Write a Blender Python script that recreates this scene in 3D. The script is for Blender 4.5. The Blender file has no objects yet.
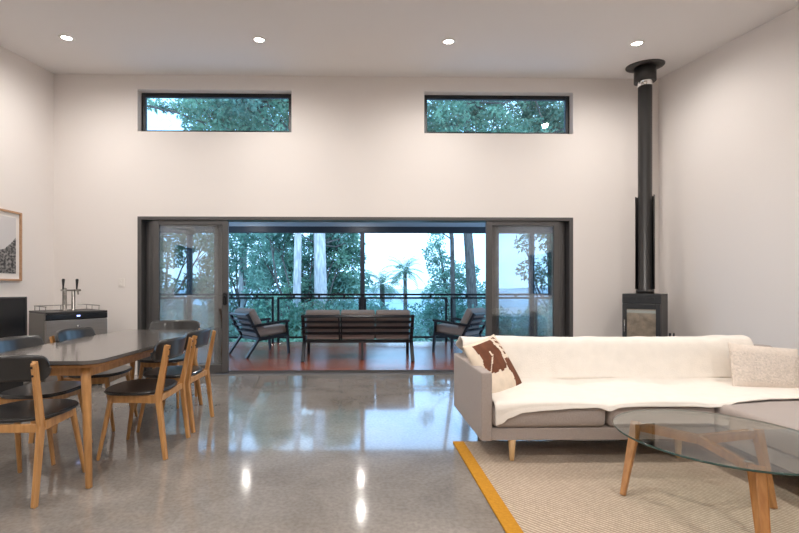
import bpy, bmesh, math, random
from mathutils import Vector, Matrix, Euler, noise

random.seed(7)
SC = bpy.context.scene
COL = SC.collection
PI = math.pi


# ------------------------------------------------------------------ materials
def new_mat(name):
    m = bpy.data.materials.new(name)
    m.use_nodes = True
    nt = m.node_tree
    return m, nt, nt.nodes['Principled BSDF']


def mat(name, col, rough=0.5, metal=0.0, spec=0.5, var=0.0, vscale=8.0, bump=0.0, bscale=60.0,
        coat=0.0, sheen=0.0, stretch=None):
    m, nt, b = new_mat(name)
    b.inputs['Base Color'].default_value = (*col, 1)
    b.inputs['Roughness'].default_value = rough
    b.inputs['Metallic'].default_value = metal
    b.inputs['Specular IOR Level'].default_value = spec
    b.inputs['Coat Weight'].default_value = coat
    b.inputs['Coat Roughness'].default_value = 0.08
    b.inputs['Sheen Weight'].default_value = sheen
    if var or bump:
        tc = nt.nodes.new('ShaderNodeTexCoord')
        mp = nt.nodes.new('ShaderNodeMapping')
        nt.links.new(tc.outputs['Object'], mp.inputs['Vector'])
        if stretch:
            mp.inputs['Scale'].default_value = stretch
    if var:
        n = nt.nodes.new('ShaderNodeTexNoise')
        n.inputs['Scale'].default_value = vscale
        n.inputs['Detail'].default_value = 5
        nt.links.new(mp.outputs['Vector'], n.inputs['Vector'])
        r = nt.nodes.new('ShaderNodeValToRGB')
        r.color_ramp.elements[0].position = 0.3
        r.color_ramp.elements[1].position = 0.7
        r.color_ramp.elements[0].color = (*[max(0, c * (1 - var)) for c in col], 1)
        r.color_ramp.elements[1].color = (*[min(1, c * (1 + var)) for c in col], 1)
        nt.links.new(n.outputs['Fac'], r.inputs['Fac'])
        nt.links.new(r.outputs['Color'], b.inputs['Base Color'])
    if bump:
        n2 = nt.nodes.new('ShaderNodeTexNoise')
        n2.inputs['Scale'].default_value = bscale
        n2.inputs['Detail'].default_value = 3
        nt.links.new(mp.outputs['Vector'], n2.inputs['Vector'])
        bp = nt.nodes.new('ShaderNodeBump')
        bp.inputs['Strength'].default_value = bump
        bp.inputs['Distance'].default_value = 0.01
        nt.links.new(n2.outputs['Fac'], bp.inputs['Height'])
        nt.links.new(bp.outputs['Normal'], b.inputs['Normal'])
    return m


def glass_mat(name, tint, ior=1.5, boost=1.0):
    """thin architectural glazing: tinted see-through body with a Fresnel mirror on its surface"""
    m = bpy.data.materials.new(name)
    m.use_nodes = True
    nt = m.node_tree
    nt.nodes.clear()
    out = nt.nodes.new('ShaderNodeOutputMaterial')
    mix = nt.nodes.new('ShaderNodeMixShader')
    tr = nt.nodes.new('ShaderNodeBsdfTransparent')
    tr.inputs['Color'].default_value = (*tint, 1)
    gl = nt.nodes.new('ShaderNodeBsdfGlossy')
    gl.inputs['Roughness'].default_value = 0.0
    gl.inputs['Color'].default_value = (1, 1, 1, 1)
    fr = nt.nodes.new('ShaderNodeFresnel')
    fr.inputs['IOR'].default_value = ior
    mu = nt.nodes.new('ShaderNodeMath')
    mu.operation = 'MULTIPLY'
    mu.use_clamp = True
    mu.inputs[1].default_value = boost
    nt.links.new(fr.outputs[0], mu.inputs[0])
    nt.links.new(mu.outputs[0], mix.inputs[0])
    nt.links.new(tr.outputs[0], mix.inputs[1])
    nt.links.new(gl.outputs[0], mix.inputs[2])
    nt.links.new(mix.outputs[0], out.inputs[0])
    return m


def emit_mat(name, col, strength):
    m, nt, b = new_mat(name)
    b.inputs['Base Color'].default_value = (*col, 1)
    b.inputs['Emission Color'].default_value = (*col, 1)
    b.inputs['Emission Strength'].default_value = strength
    return m


def wood_mat(name, c1, c2, rough=0.4, axis=(3, 3, 40), scale=3.0):
    m, nt, b = new_mat(name)
    tc = nt.nodes.new('ShaderNodeTexCoord')
    mp = nt.nodes.new('ShaderNodeMapping')
    mp.inputs['Scale'].default_value = axis
    n = nt.nodes.new('ShaderNodeTexNoise')
    n.inputs['Scale'].default_value = scale
    n.inputs['Detail'].default_value = 6
    r = nt.nodes.new('ShaderNodeValToRGB')
    r.color_ramp.elements[0].position = 0.3
    r.color_ramp.elements[1].position = 0.72
    r.color_ramp.elements[0].color = (*c1, 1)
    r.color_ramp.elements[1].color = (*c2, 1)
    nt.links.new(tc.outputs['Object'], mp.inputs['Vector'])
    nt.links.new(mp.outputs['Vector'], n.inputs['Vector'])
    nt.links.new(n.outputs['Fac'], r.inputs['Fac'])
    nt.links.new(r.outputs['Color'], b.inputs['Base Color'])
    b.inputs['Roughness'].default_value = rough
    return m


def concrete_mat():
    m, nt, b = new_mat('polished_concrete')
    tc = nt.nodes.new('ShaderNodeTexCoord')
    n = nt.nodes.new('ShaderNodeTexNoise')
    n.inputs['Scale'].default_value = 1.3
    n.inputs['Detail'].default_value = 9
    n.inputs['Roughness'].default_value = 0.66
    n.inputs['Distortion'].default_value = 0.4
    r = nt.nodes.new('ShaderNodeValToRGB')
    r.color_ramp.elements[0].position = 0.33
    r.color_ramp.elements[1].position = 0.70
    r.color_ramp.elements[0].color = (0.190, 0.170, 0.150, 1)
    r.color_ramp.elements[1].color = (0.310, 0.282, 0.255, 1)
    nt.links.new(tc.outputs['Object'], n.inputs['Vector'])
    nt.links.new(n.outputs['Fac'], r.inputs['Fac'])
    # fine aggregate specks
    v = nt.nodes.new('ShaderNodeTexNoise')
    v.inputs['Scale'].default_value = 45
    v.inputs['Detail'].default_value = 4
    nt.links.new(tc.outputs['Object'], v.inputs['Vector'])
    r2 = nt.nodes.new('ShaderNodeValToRGB')
    r2.color_ramp.elements[0].position = 0.35
    r2.color_ramp.elements[1].position = 0.62
    r2.color_ramp.elements[0].color = (0.87, 0.865, 0.86, 1)
    r2.color_ramp.elements[1].color = (1.06, 1.06, 1.06, 1)
    nt.links.new(v.outputs['Fac'], r2.inputs['Fac'])
    mx = nt.nodes.new('ShaderNodeMix')
    mx.data_type = 'RGBA'
    mx.blend_type = 'MULTIPLY'
    mx.inputs[0].default_value = 1.0
    nt.links.new(r.outputs['Color'], mx.inputs[6])
    nt.links.new(r2.outputs['Color'], mx.inputs[7])
    nt.links.new(mx.outputs[2], b.inputs['Base Color'])
    rr = nt.nodes.new('ShaderNodeMapRange')
    rr.inputs['To Min'].default_value = 0.05
    rr.inputs['To Max'].default_value = 0.16
    nt.links.new(n.outputs['Fac'], rr.inputs['Value'])
    nt.links.new(rr.outputs[0], b.inputs['Roughness'])
    b.inputs['IOR'].default_value = 1.55
    b.inputs['Coat Weight'].default_value = 0.4
    b.inputs['Coat Roughness'].default_value = 0.035
    return m


def deck_mat():
    m, nt, b = new_mat('merbau_deck_boards')
    tc = nt.nodes.new('ShaderNodeTexCoord')
    mp = nt.nodes.new('ShaderNodeMapping')
    mp.inputs['Scale'].default_value = (1.2, 9, 9)
    n = nt.nodes.new('ShaderNodeTexNoise')
    n.inputs['Scale'].default_value = 1.4
    n.inputs['Detail'].default_value = 6
    r = nt.nodes.new('ShaderNodeValToRGB')
    r.color_ramp.elements[0].position = 0.3
    r.color_ramp.elements[1].position = 0.72
    r.color_ramp.elements[0].color = (0.20, 0.046, 0.022, 1)
    r.color_ramp.elements[1].color = (0.46, 0.130, 0.060, 1)
    nt.links.new(tc.outputs['Object'], mp.inputs['Vector'])
    nt.links.new(mp.outputs['Vector'], n.inputs['Vector'])
    nt.links.new(n.outputs['Fac'], r.inputs['Fac'])
    nt.links.new(r.outputs['Color'], b.inputs['Base Color'])
    b.inputs['Roughness'].default_value = 0.22
    b.inputs['Coat Weight'].default_value = 0.35
    b.inputs['Coat Roughness'].default_value = 0.18
    return m


def rug_mat():
    m, nt, b = new_mat('woven_jute')
    tc = nt.nodes.new('ShaderNodeTexCoord')
    w = nt.nodes.new('ShaderNodeTexWave')
    w.wave_type = 'BANDS'
    w.bands_direction = 'DIAGONAL'
    w.inputs['Scale'].default_value = 21.0
    w.inputs['Distortion'].default_value = 1.2
    w.inputs['Detail'].default_value = 2.0
    w.inputs['Detail Scale'].default_value = 14.0
    n = nt.nodes.new('ShaderNodeTexNoise')
    n.inputs['Scale'].default_value = 55
    n.inputs['Detail'].default_value = 3
    nt.links.new(tc.outputs['Object'], w.inputs['Vector'])
    nt.links.new(tc.outputs['Object'], n.inputs['Vector'])
    ad = nt.nodes.new('ShaderNodeMath')
    ad.operation = 'ADD'
    nt.links.new(w.outputs['Fac'], ad.inputs[0])
    nt.links.new(n.outputs['Fac'], ad.inputs[1])
    r = nt.nodes.new('ShaderNodeValToRGB')
    r.color_ramp.elements[0].position = 0.35
    r.color_ramp.elements[1].position = 1.0
    r.color_ramp.elements[0].color = (0.34, 0.265, 0.20, 1)
    r.color_ramp.elements[1].color = (0.63, 0.515, 0.405, 1)
    hf = nt.nodes.new('ShaderNodeMath')
    hf.operation = 'MULTIPLY'
    hf.inputs[1].default_value = 0.62
    nt.links.new(ad.outputs[0], hf.inputs[0])
    nt.links.new(hf.outputs[0], r.inputs['Fac'])
    nt.links.new(r.outputs['Color'], b.inputs['Base Color'])
    bp = nt.nodes.new('ShaderNodeBump')
    bp.inputs['Strength'].default_value = 0.7
    bp.inputs['Distance'].default_value = 0.006
    nt.links.new(ad.outputs[0], bp.inputs['Height'])
    nt.links.new(bp.outputs['Normal'], b.inputs['Normal'])
    b.inputs['Roughness'].default_value = 0.9
    b.inputs['Specular IOR Level'].default_value = 0.15
    return m


def leaf_mat(name, c1, c2):
    m = bpy.data.materials.new(name)
    m.use_nodes = True
    nt = m.node_tree
    b = nt.nodes['Principled BSDF']
    tc = nt.nodes.new('ShaderNodeTexCoord')
    n = nt.nodes.new('ShaderNodeTexNoise')
    n.inputs['Scale'].default_value = 2.2
    n.inputs['Detail'].default_value = 6
    r = nt.nodes.new('ShaderNodeValToRGB')
    r.color_ramp.elements[0].position = 0.32
    r.color_ramp.elements[1].position = 0.68
    r.color_ramp.elements[0].color = (*c1, 1)
    r.color_ramp.elements[1].color = (*c2, 1)
    nt.links.new(tc.outputs['Object'], n.inputs['Vector'])
    nt.links.new(n.outputs['Fac'], r.inputs['Fac'])
    nt.links.new(r.outputs['Color'], b.inputs['Base Color'])
    b.inputs['Roughness'].default_value = 0.5
    tl = nt.nodes.new('ShaderNodeBsdfTranslucent')
    nt.links.new(r.outputs['Color'], tl.inputs['Color'])
    mx = nt.nodes.new('ShaderNodeMixShader')
    mx.inputs[0].default_value = 0.4
    nt.links.new(b.outputs[0], mx.inputs[1])
    nt.links.new(tl.outputs[0], mx.inputs[2])
    nt.links.new(mx.outputs[0], nt.nodes['Material Output'].inputs[0])
    return m


M = {}
M['wall'] = mat('painted_wall', (0.80, 0.755, 0.725), 0.75, spec=0.25, bump=0.05, bscale=90)
M['ceiling'] = mat('painted_ceiling', (0.80, 0.775, 0.765), 0.8, spec=0.2)
M['concrete'] = concrete_mat()
M['alu'] = mat('dark_bronze_aluminium', (0.098, 0.094, 0.094), 0.38, 0.35)
M['alu_black'] = mat('black_aluminium', (0.012, 0.013, 0.016), 0.38, 0.2)
M['glass'] = glass_mat('door_glazing', (0.90, 0.92, 0.93), 1.5, 2.0)
M['clear'] = glass_mat('clear_glazing', (0.93, 0.96, 0.96), 1.5, 1.0)
M['balglass'] = glass_mat('balustrade_glazing', (0.80, 0.88, 0.90), 1.5, 1.0)
M['tableglass'] = glass_mat('table_glass', (0.90, 0.945, 0.93), 1.5, 1.0)
M['glassedge'] = mat('green_glass_edge', (0.03, 0.065, 0.055), 0.12)
M['deck'] = deck_mat()
M['soffit'] = mat('soffit_paint', (0.42, 0.47, 0.52), 0.7)
M['beam'] = mat('dark_beam_paint', (0.035, 0.043, 0.058), 0.45)
M['exterior'] = mat('exterior_cladding', (0.45, 0.42, 0.38), 0.8)
M['oak'] = wood_mat('honey_oak', (0.40, 0.185, 0.058), (0.60, 0.315, 0.115), 0.38, (14, 14, 1.4))
M['oak_dark'] = wood_mat('amber_oak', (0.34, 0.145, 0.045), (0.50, 0.245, 0.085), 0.38, (14, 14, 1.4))
M['pale_oak'] = wood_mat('pale_oak', (0.55, 0.34, 0.15), (0.70, 0.47, 0.24), 0.42, (14, 14, 1.4))
M['black_ply'] = mat('black_stained_ply', (0.016, 0.015, 0.015), 0.30, spec=0.6, coat=0.25)
M['table_top'] = mat('dark_table_laminate', (0.105, 0.093, 0.084), 0.20, spec=0.6, var=0.12, vscale=30, coat=0.5)
M['screw'] = mat('dark_screw', (0.03, 0.022, 0.018), 0.4, 0.6)
M['steel'] = mat('brushed_steel', (0.30, 0.28, 0.26), 0.34, 0.9, var=0.12, vscale=6, stretch=(1, 1, 60))
M['chrome'] = mat('chrome', (0.72, 0.72, 0.72), 0.12, 1.0)
M['fridge_side'] = mat('grey_fridge_side', (0.14, 0.128, 0.115), 0.45)
M['black_gloss'] = mat('black_gloss', (0.008, 0.010, 0.013), 0.16)
M['black_plastic'] = mat('black_plastic', (0.012, 0.012, 0.013), 0.4)
M['led'] = emit_mat('blue_display', (0.35, 0.45, 1.0), 3.0)
M['sofa'] = mat('taupe_sofa_fabric', (0.385, 0.33, 0.30), 0.92, spec=0.12, var=0.10, vscale=160, bump=0.35, bscale=420, sheen=0.15)
M['blanket'] = mat('cream_throw', (0.80, 0.745, 0.675), 0.95, spec=0.08, var=0.03, vscale=14, bump=0.25, bscale=130, sheen=0.2)
M['hide_cream'] = mat('cream_hide', (0.73, 0.62, 0.50), 0.85, spec=0.1, var=0.08, vscale=16, bump=0.2, bscale=160)
M['hide_brown'] = mat('brown_hide', (0.145, 0.052, 0.026), 0.75, spec=0.2, var=0.25, vscale=12, bump=0.2, bscale=160)
M['boucle'] = mat('boucle_cream', (0.68, 0.60, 0.53), 0.95, spec=0.05, var=0.15, vscale=75, bump=0.9, bscale=85)
M['boucle_band'] = mat('plain_cream_band', (0.70, 0.615, 0.54), 0.95, spec=0.05, var=0.06, vscale=60, bump=0.3, bscale=180)
M['rug'] = rug_mat()
M['rug_border'] = mat('mustard_binding', (0.48, 0.225, 0.022), 0.85, spec=0.15, var=0.1, vscale=60, bump=0.3, bscale=300)
M['iron'] = mat('charcoal_iron', (0.032, 0.032, 0.033), 0.42, 0.25)
M['flue'] = mat('black_flue_paint', (0.030, 0.028, 0.027), 0.36, 0.3)
M['firebrick'] = mat('firebrick', (0.62, 0.46, 0.35), 0.9, var=0.25, vscale=14)
M['outdoor'] = mat('taupe_outdoor_fabric', (0.30, 0.26, 0.24), 0.9, spec=0.15, var=0.06, vscale=60, bump=0.2, bscale=300)
M['art_frame'] = wood_mat('frame_timber', (0.40, 0.22, 0.12), (0.52, 0.31, 0.18), 0.45, (14, 14, 14))
M['mount'] = mat('white_mount', (0.80, 0.76, 0.72), 0.8)
M['white_plastic'] = mat('white_plastic', (0.80, 0.76, 0.72), 0.4)
M['lamp'] = emit_mat('downlight_lens', (1.0, 0.95, 0.88), 40.0)
M['lamp_ring'] = mat('white_lamp_ring', (0.85, 0.82, 0.78), 0.4)
M['bark'] = mat('pale_gum_bark', (0.56, 0.54, 0.54), 0.9, spec=0.1, var=0.34, vscale=5, bump=0.5, bscale=14, stretch=(3, 3, 0.6))
M['bark_dark'] = mat('dark_bark', (0.13, 0.115, 0.105), 0.9, spec=0.1, var=0.35, vscale=6, stretch=(3, 3, 0.6))
M['leaf_a'] = leaf_mat('gum_leaves', (0.075, 0.180, 0.130), (0.340, 0.560, 0.390))
M['leaf_b'] = leaf_mat('blue_green_leaves', (0.100, 0.230, 0.190), (0.400, 0.640, 0.520))
M['leaf_c'] = leaf_mat('dark_leaves', (0.055, 0.135, 0.100), (0.240, 0.420, 0.300))
M['ground'] = mat('bushland_ground', (0.075, 0.095, 0.060), 0.95, spec=0.05, var=0.5, vscale=0.5)
M['hills'] = mat('haze_tinted_bush', (0.46, 0.55, 0.60), 1.0, spec=0.0, var=0.25, vscale=0.03)  # pale distance haze is mixed into this base colour, no volume used
M['shed_roof'] = mat('pale_blue_grey_roof', (0.45, 0.52, 0.58), 0.45)
M['shed_wall'] = mat('grey_shed_wall', (0.28, 0.30, 0.32), 0.7)


def print_mat():
    """black and white coastal photograph: pale sky, dark headland, speckled rocks"""
    m, nt, b = new_mat('monochrome_print')
    tc = nt.nodes.new('ShaderNodeTexCoord')
    sp = nt.nodes.new('ShaderNodeSeparateXYZ')
    nt.links.new(tc.outputs['Generated'], sp.inputs[0])
    # ridge height along the picture's width (generated y)
    n = nt.nodes.new('ShaderNodeTexNoise')
    n.noise_dimensions = '1D'
    n.inputs['Scale'].default_value = 7
    n.inputs['Detail'].default_value = 5
    nt.links.new(sp.outputs['Y'], n.inputs['W'])
    mr = nt.nodes.new('ShaderNodeMath'); mr.operation = 'MULTIPLY_ADD'
    mr.inputs[1].default_value = 0.10
    mr.inputs[2].default_value = 0.30
    nt.links.new(n.outputs['Fac'], mr.inputs[0])
    sl = nt.nodes.new('ShaderNodeMath'); sl.operation = 'POWER'
    sl.inputs[1].default_value = 5.0
    nt.links.new(sp.outputs['Y'], sl.inputs[0])
    rid = nt.nodes.new('ShaderNodeMath'); rid.operation = 'MULTIPLY_ADD'
    rid.inputs[1].default_value = 0.30
    nt.links.new(sl.outputs[0], rid.inputs[0])
    nt.links.new(mr.outputs[0], rid.inputs[2])
    lt = nt.nodes.new('ShaderNodeMath'); lt.operation = 'LESS_THAN'
    nt.links.new(sp.outputs['Z'], lt.inputs[0])
    nt.links.new(rid.outputs[0], lt.inputs[1])
    rock = nt.nodes.new('ShaderNodeTexNoise')
    rock.inputs['Scale'].default_value = 22
    rock.inputs['Detail'].default_value = 5
    nt.links.new(tc.outputs['Generated'], rock.inputs['Vector'])
    rr = nt.nodes.new('ShaderNodeValToRGB')
    rr.color_ramp.elements[0].position = 0.42
    rr.color_ramp.elements[1].position = 0.62
    rr.color_ramp.elements[0].color = (0.03, 0.03, 0.033, 1)
    rr.color_ramp.elements[1].color = (0.30, 0.29, 0.28, 1)
    nt.links.new(rock.outputs['Fac'], rr.inputs['Fac'])
    mx = nt.nodes.new('ShaderNodeMix'); mx.data_type = 'RGBA'
    mx.inputs[6].default_value = (0.62, 0.60, 0.60, 1)
    nt.links.new(lt.outputs[0], mx.inputs[0])
    nt.links.new(rr.outputs['Color'], mx.inputs[7])
    nt.links.new(mx.outputs[2], b.inputs['Base Color'])
    b.inputs['Roughness'].default_value = 0.5
    return m


M['print'] = print_mat()


# ------------------------------------------------------------------ mesh kit
class MB:
    def __init__(self):
        self.bm = bmesh.new()

    def _take(self, tmp, mtx=None, mi=0, smooth=False):
        if mtx is not None:
            bmesh.ops.transform(tmp, matrix=mtx, verts=tmp.verts)
        off = {}
        for v in tmp.verts:
            off[v] = self.bm.verts.new(v.co)
        for f in tmp.faces:
            try:
                nf = self.bm.faces.new([off[v] for v in f.verts])
                nf.material_index = mi if mi >= 0 else f.material_index
                nf.smooth = smooth or f.smooth
            except ValueError:
                pass
        tmp.free()
        return self

    def box(self, lo, hi, bev=0.0, seg=2, mtx=None, mi=0):
        t = bmesh.new()
        bmesh.ops.create_cube(t, size=1.0)
        lo, hi = Vector(lo), Vector(hi)
        for v in t.verts:
            v.co = Vector([(lo[i] + hi[i]) / 2 + v.co[i] * (hi[i] - lo[i]) for i in range(3)])
        if bev > 0:
            bmesh.ops.bevel(t, geom=list(t.edges), offset=bev, segments=seg, profile=0.6, affect='EDGES')
            for f in t.faces:
                f.smooth = seg > 2
        return self._take(t, mtx, mi)

    def bar(self, p0, p1, w, h, bev=0.0, up=(0, 0, 1), mi=0, w1=None, h1=None, seg=1):
        """rectangular bar from p0 to p1 (section w x h, tapering to w1 x h1)"""
        p0, p1 = Vector(p0), Vector(p1)
        d = (p1 - p0)
        L = d.length
        z = d.normalized()
        u = Vector(up)
        if abs(z.dot(u)) > 0.98:
            u = Vector((0, 1, 0))
        x = u.cross(z).normalized()
        y = z.cross(x)
        w1 = w if w1 is None else w1
        h1 = h if h1 is None else h1
        t = bmesh.new()
        bmesh.ops.create_cube(t, size=1.0)
        for v in t.verts:
            k = v.co.z + 0.5
            a, b_ = w + (w1 - w) * k, h + (h1 - h) * k
            v.co = p0 + x * (v.co.x * a) + y * (v.co.y * b_) + z * (k * L)
        if bev > 0:
            bmesh.ops.bevel(t, geom=list(t.edges), offset=bev, segments=seg, affect='EDGES')
        return self._take(t, None, mi)

    def tube(self, pts, r, n=12, mi=0, caps=True):
        """round tube through pts; r a number or one radius per point"""
        pts = [Vector(p) for p in pts]
        rs = r if isinstance(r, (list, tuple)) else [r] * len(pts)
        t = bmesh.new()
        rings = []
        prev = None
        for i, p in enumerate(pts):
            if i == 0:
                d = pts[1] - pts[0]
            elif i == len(pts) - 1:
                d = pts[-1] - pts[-2]
            else:
                d = (pts[i + 1] - p).normalized() + (p - pts[i - 1]).normalized()
            d.normalize()
            if prev is None:
                a = Vector((0, 0, 1)) if abs(d.z) < 0.9 else Vector((1, 0, 0))
                x = a.cross(d).normalized()
            else:
                x = (prev - d * prev.dot(d)).normalized()
            prev = x
            y = d.cross(x)
            rings.append([t.verts.new(p + (x * math.cos(2 * PI * k / n) + y * math.sin(2 * PI * k / n)) * rs[i]) for k in range(n)])
        for a, b_ in zip(rings, rings[1:]):
            for k in range(n):
                f = t.faces.new((a[k], a[(k + 1) % n], b_[(k + 1) % n], b_[k]))
                f.smooth = True
        if caps:
            t.faces.new(list(reversed(rings[0])))
            t.faces.new(rings[-1])
        return self._take(t, None, mi)

    def lathe(self, prof, n=32, mtx=None, mi=0, smooth=True):
        """profile [(r, z)...] spun about z"""
        t = bmesh.new()
        rings = []
        for r, z in prof:
            if r < 1e-6:
                rings.append([t.verts.new((0, 0, z))])
            else:
                rings.append([t.verts.new((r * math.cos(2 * PI * k / n), r * math.sin(2 * PI * k / n), z)) for k in range(n)])
        for a, b_ in zip(rings, rings[1:]):
            for k in range(n):
                k2 = (k + 1) % n
                if len(a) == 1 and len(b_) == 1:
                    continue
                if len(a) == 1:
                    f = t.faces.new((a[0], b_[k2], b_[k]))
                elif len(b_) == 1:
                    f = t.faces.new((a[k], a[k2], b_[0]))
                else:
                    f = t.faces.new((a[k], a[k2], b_[k2], b_[k]))
                f.smooth = smooth
        return self._take(t, mtx, mi)

    def prism(self, outline, z0, z1, bev=0.0, mtx=None, mi=0, seg=2):
        """outline [(x, y)...] pulled from z0 to z1"""
        t = bmesh.new()
        a = [t.verts.new((x, y, z0)) for x, y in outline]
        b_ = [t.verts.new((x, y, z1)) for x, y in outline]
        n = len(outline)
        t.faces.new(list(reversed(a)))
        t.faces.new(b_)
        for k in range(n):
            t.faces.new((a[k], a[(k + 1) % n], b_[(k + 1) % n], b_[k]))
        bmesh.ops.recalc_face_normals(t, faces=t.faces)
        if bev > 0:
            ed = [e for e in t.edges if abs(e.verts[0].co.z - e.verts[1].co.z) < 1e-6]
            bmesh.ops.bevel(t, geom=ed, offset=bev, segments=seg, affect='EDGES')
        return self._take(t, mtx, mi)

    def grid(self, fn, nu, nv, mi=0, mifn=None, close=False):
        """surface fn(u, v) -> point, u and v in 0..1"""
        t = bmesh.new()
        vs = [[t.verts.new(fn(i / nu, j / nv)) for j in range(nv + 1)] for i in range(nu + 1)]
        for i in range(nu):
            for j in range(nv):
                f = t.faces.new((vs[i][j], vs[i + 1][j], vs[i + 1][j + 1], vs[i][j + 1]))
                f.smooth = True
                f.material_index = mifn((i + .5) / nu, (j + .5) / nv) if mifn else mi
        return self._take(t, None, -1)

    def xf(self, mtx):
        bmesh.ops.transform(self.bm, matrix=mtx, verts=self.bm.verts)
        return self

    def build(self, name, m, parent=None, recalc=True):
        if recalc:
            bmesh.ops.recalc_face_normals(self.bm, faces=self.bm.faces)
        me = bpy.data.meshes.new(name)
        self.bm.to_mesh(me)
        self.bm.free()
        for x in (m if isinstance(m, (list, tuple)) else [m]):
            me.materials.append(x)
        o = bpy.data.objects.new(name, me)
        COL.objects.link(o)
        if parent is not None:
            o.parent = parent
        return o


def tag(o, label=None, cat=None, group=None, kind=None):
    if label: o['label'] = label
    if cat: o['category'] = cat
    if group: o['group'] = group
    if kind: o['kind'] = kind
    return o


def empty(name, loc=(0, 0, 0), rz=0.0):
    o = bpy.data.objects.new(name, None)
    o.empty_display_size = 0.1
    o.location = loc
    o.rotation_euler = (0, 0, rz)
    COL.objects.link(o)
    return o


def copy_tree(o, parent=None):
    c = o.copy()
    COL.objects.link(c)
    c.parent = parent
    for ch in list(o.children):
        copy_tree(ch, c)
    return c


def rrect(hx, hy, r, n=8, bow=0.0):
    """rounded rectangle outline, long sides bowed outward by bow"""
    pts = []
    for cx, cy, a0 in ((hx - r, hy - r, 0), (-hx + r, hy - r, PI / 2), (-hx + r, -hy + r, PI), (hx - r, -hy + r, 1.5 * PI)):
        for k in range(n + 1):
            a = a0 + PI / 2 * k / n
            pts.append((cx + r * math.cos(a), cy + r * math.sin(a)))
    # extra points on the long sides so that they can bow
    out = []
    for i, p in enumerate(pts):
        q = pts[(i + 1) % len(pts)]
        out.append(p)
        if abs(p[0] - q[0]) < 1e-6 and abs(p[1] - q[1]) > 0.2:
            for k in range(1, 12):
                out.append((p[0], p[1] + (q[1] - p[1]) * k / 12))
    return [(x + bow * (1 if x > 0 else -1) * (1 - (y / hy) ** 2) if abs(x) > hx * 0.5 else x, y) for x, y in out]


def superellipse(a, b_, n=2.6, k=48):
    pts = []
    for i in range(k):
        t = 2 * PI * i / k
        c, s = math.cos(t), math.sin(t)
        pts.append((a * math.copysign(abs(c) ** (2 / n), c), b_ * math.copysign(abs(s) ** (2 / n), s)))
    return pts


# ------------------------------------------------------------------ the room
XL, XR, YB, YF = -4.07, 4.04, 5.9, -3.5
YO = YB + 0.16                    # outer face of the view wall
RAKE = 0.116


def ceil_z(y):
    return 3.99 - RAKE * (YB - y)


def structure(o, label, cat):
    return tag(o, label, cat, kind='structure')


b = MB(); b.box((XL - .2, YF - .2, -.2), (XR + .2, YB + .02, 0))
structure(b.build('floor', M['concrete']), 'polished grey concrete floor of the living room', 'floor')

b = MB()
t = bmesh.new()
vs = [t.verts.new(p) for p in ((XL - .2, YF - .2, ceil_z(YF - .2)), (XR + .2, YF - .2, ceil_z(YF - .2)), (XR + .2, YO, ceil_z(YO)), (XL - .2, YO, ceil_z(YO)),
                               (XL - .2, YF - .2, ceil_z(YF) + .3), (XR + .2, YF - .2, ceil_z(YF) + .3), (XR + .2, YO, ceil_z(YO) + .2), (XL - .2, YO, ceil_z(YO) + .2))]
for q in ((0, 1, 2, 3), (4, 5, 6, 7), (0, 1, 5, 4), (1, 2, 6, 5), (2, 3, 7, 6), (3, 0, 4, 7)):
    t.faces.new([vs[i] for i in q])
b._take(t)
structure(b.build('ceiling', M['ceiling']), 'pale raked plasterboard ceiling with recessed downlights', 'ceiling')

# the view wall with its three openings
DX0, DX1, DZ = -2.97, 2.867, 2.105
WZ0, WZ1 = 3.235, 3.795
W1 = (-2.97, -0.93)
W2 = (0.85, 2.867)
ZT = ceil_z(YO) + .05


def wall_with_holes(axis, c0, c1, a0, a1, z0, z1, holes):
    """wall slab between c0 and c1 across its thickness, a0..a1 along it, with rectangular holes (a, b, z, z)"""
    xs = sorted({a0, a1, *[h[0] for h in holes], *[h[1] for h in holes]})
    zs = sorted({z0, z1, *[h[2] for h in holes], *[h[3] for h in holes]})
    solid = lambda i, j: 0 <= i < len(xs) - 1 and 0 <= j < len(zs) - 1 and not any(
        h[0] <= (xs[i] + xs[i + 1]) / 2 <= h[1] and h[2] <= (zs[j] + zs[j + 1]) / 2 <= h[3] for h in holes)
    t = bmesh.new()
    P = (lambda a, c, z: (a, c, z)) if axis == 'x' else (lambda a, c, z: (c, a, z))
    quad = lambda *ps: t.faces.new([t.verts.new(p) for p in ps])
    for i in range(len(xs) - 1):
        for j in range(len(zs) - 1):
            if not solid(i, j):
                continue
            l, r, d, u = xs[i], xs[i + 1], zs[j], zs[j + 1]
            quad(P(l, c0, d), P(r, c0, d), P(r, c0, u), P(l, c0, u))
            quad(P(l, c1, d), P(r, c1, d), P(r, c1, u), P(l, c1, u))
            if not solid(i - 1, j): quad(P(l, c0, d), P(l, c1, d), P(l, c1, u), P(l, c0, u))
            if not solid(i + 1, j): quad(P(r, c0, d), P(r, c1, d), P(r, c1, u), P(r, c0, u))
            if not solid(i, j - 1): quad(P(l, c0, d), P(r, c0, d), P(r, c1, d), P(l, c1, d))
            if not solid(i, j + 1): quad(P(l, c0, u), P(r, c0, u), P(r, c1, u), P(l, c1, u))
    bmesh.ops.remove_doubles(t, verts=t.verts, dist=1e-5)
    bb = MB(); bb._take(t)
    return bb


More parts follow.
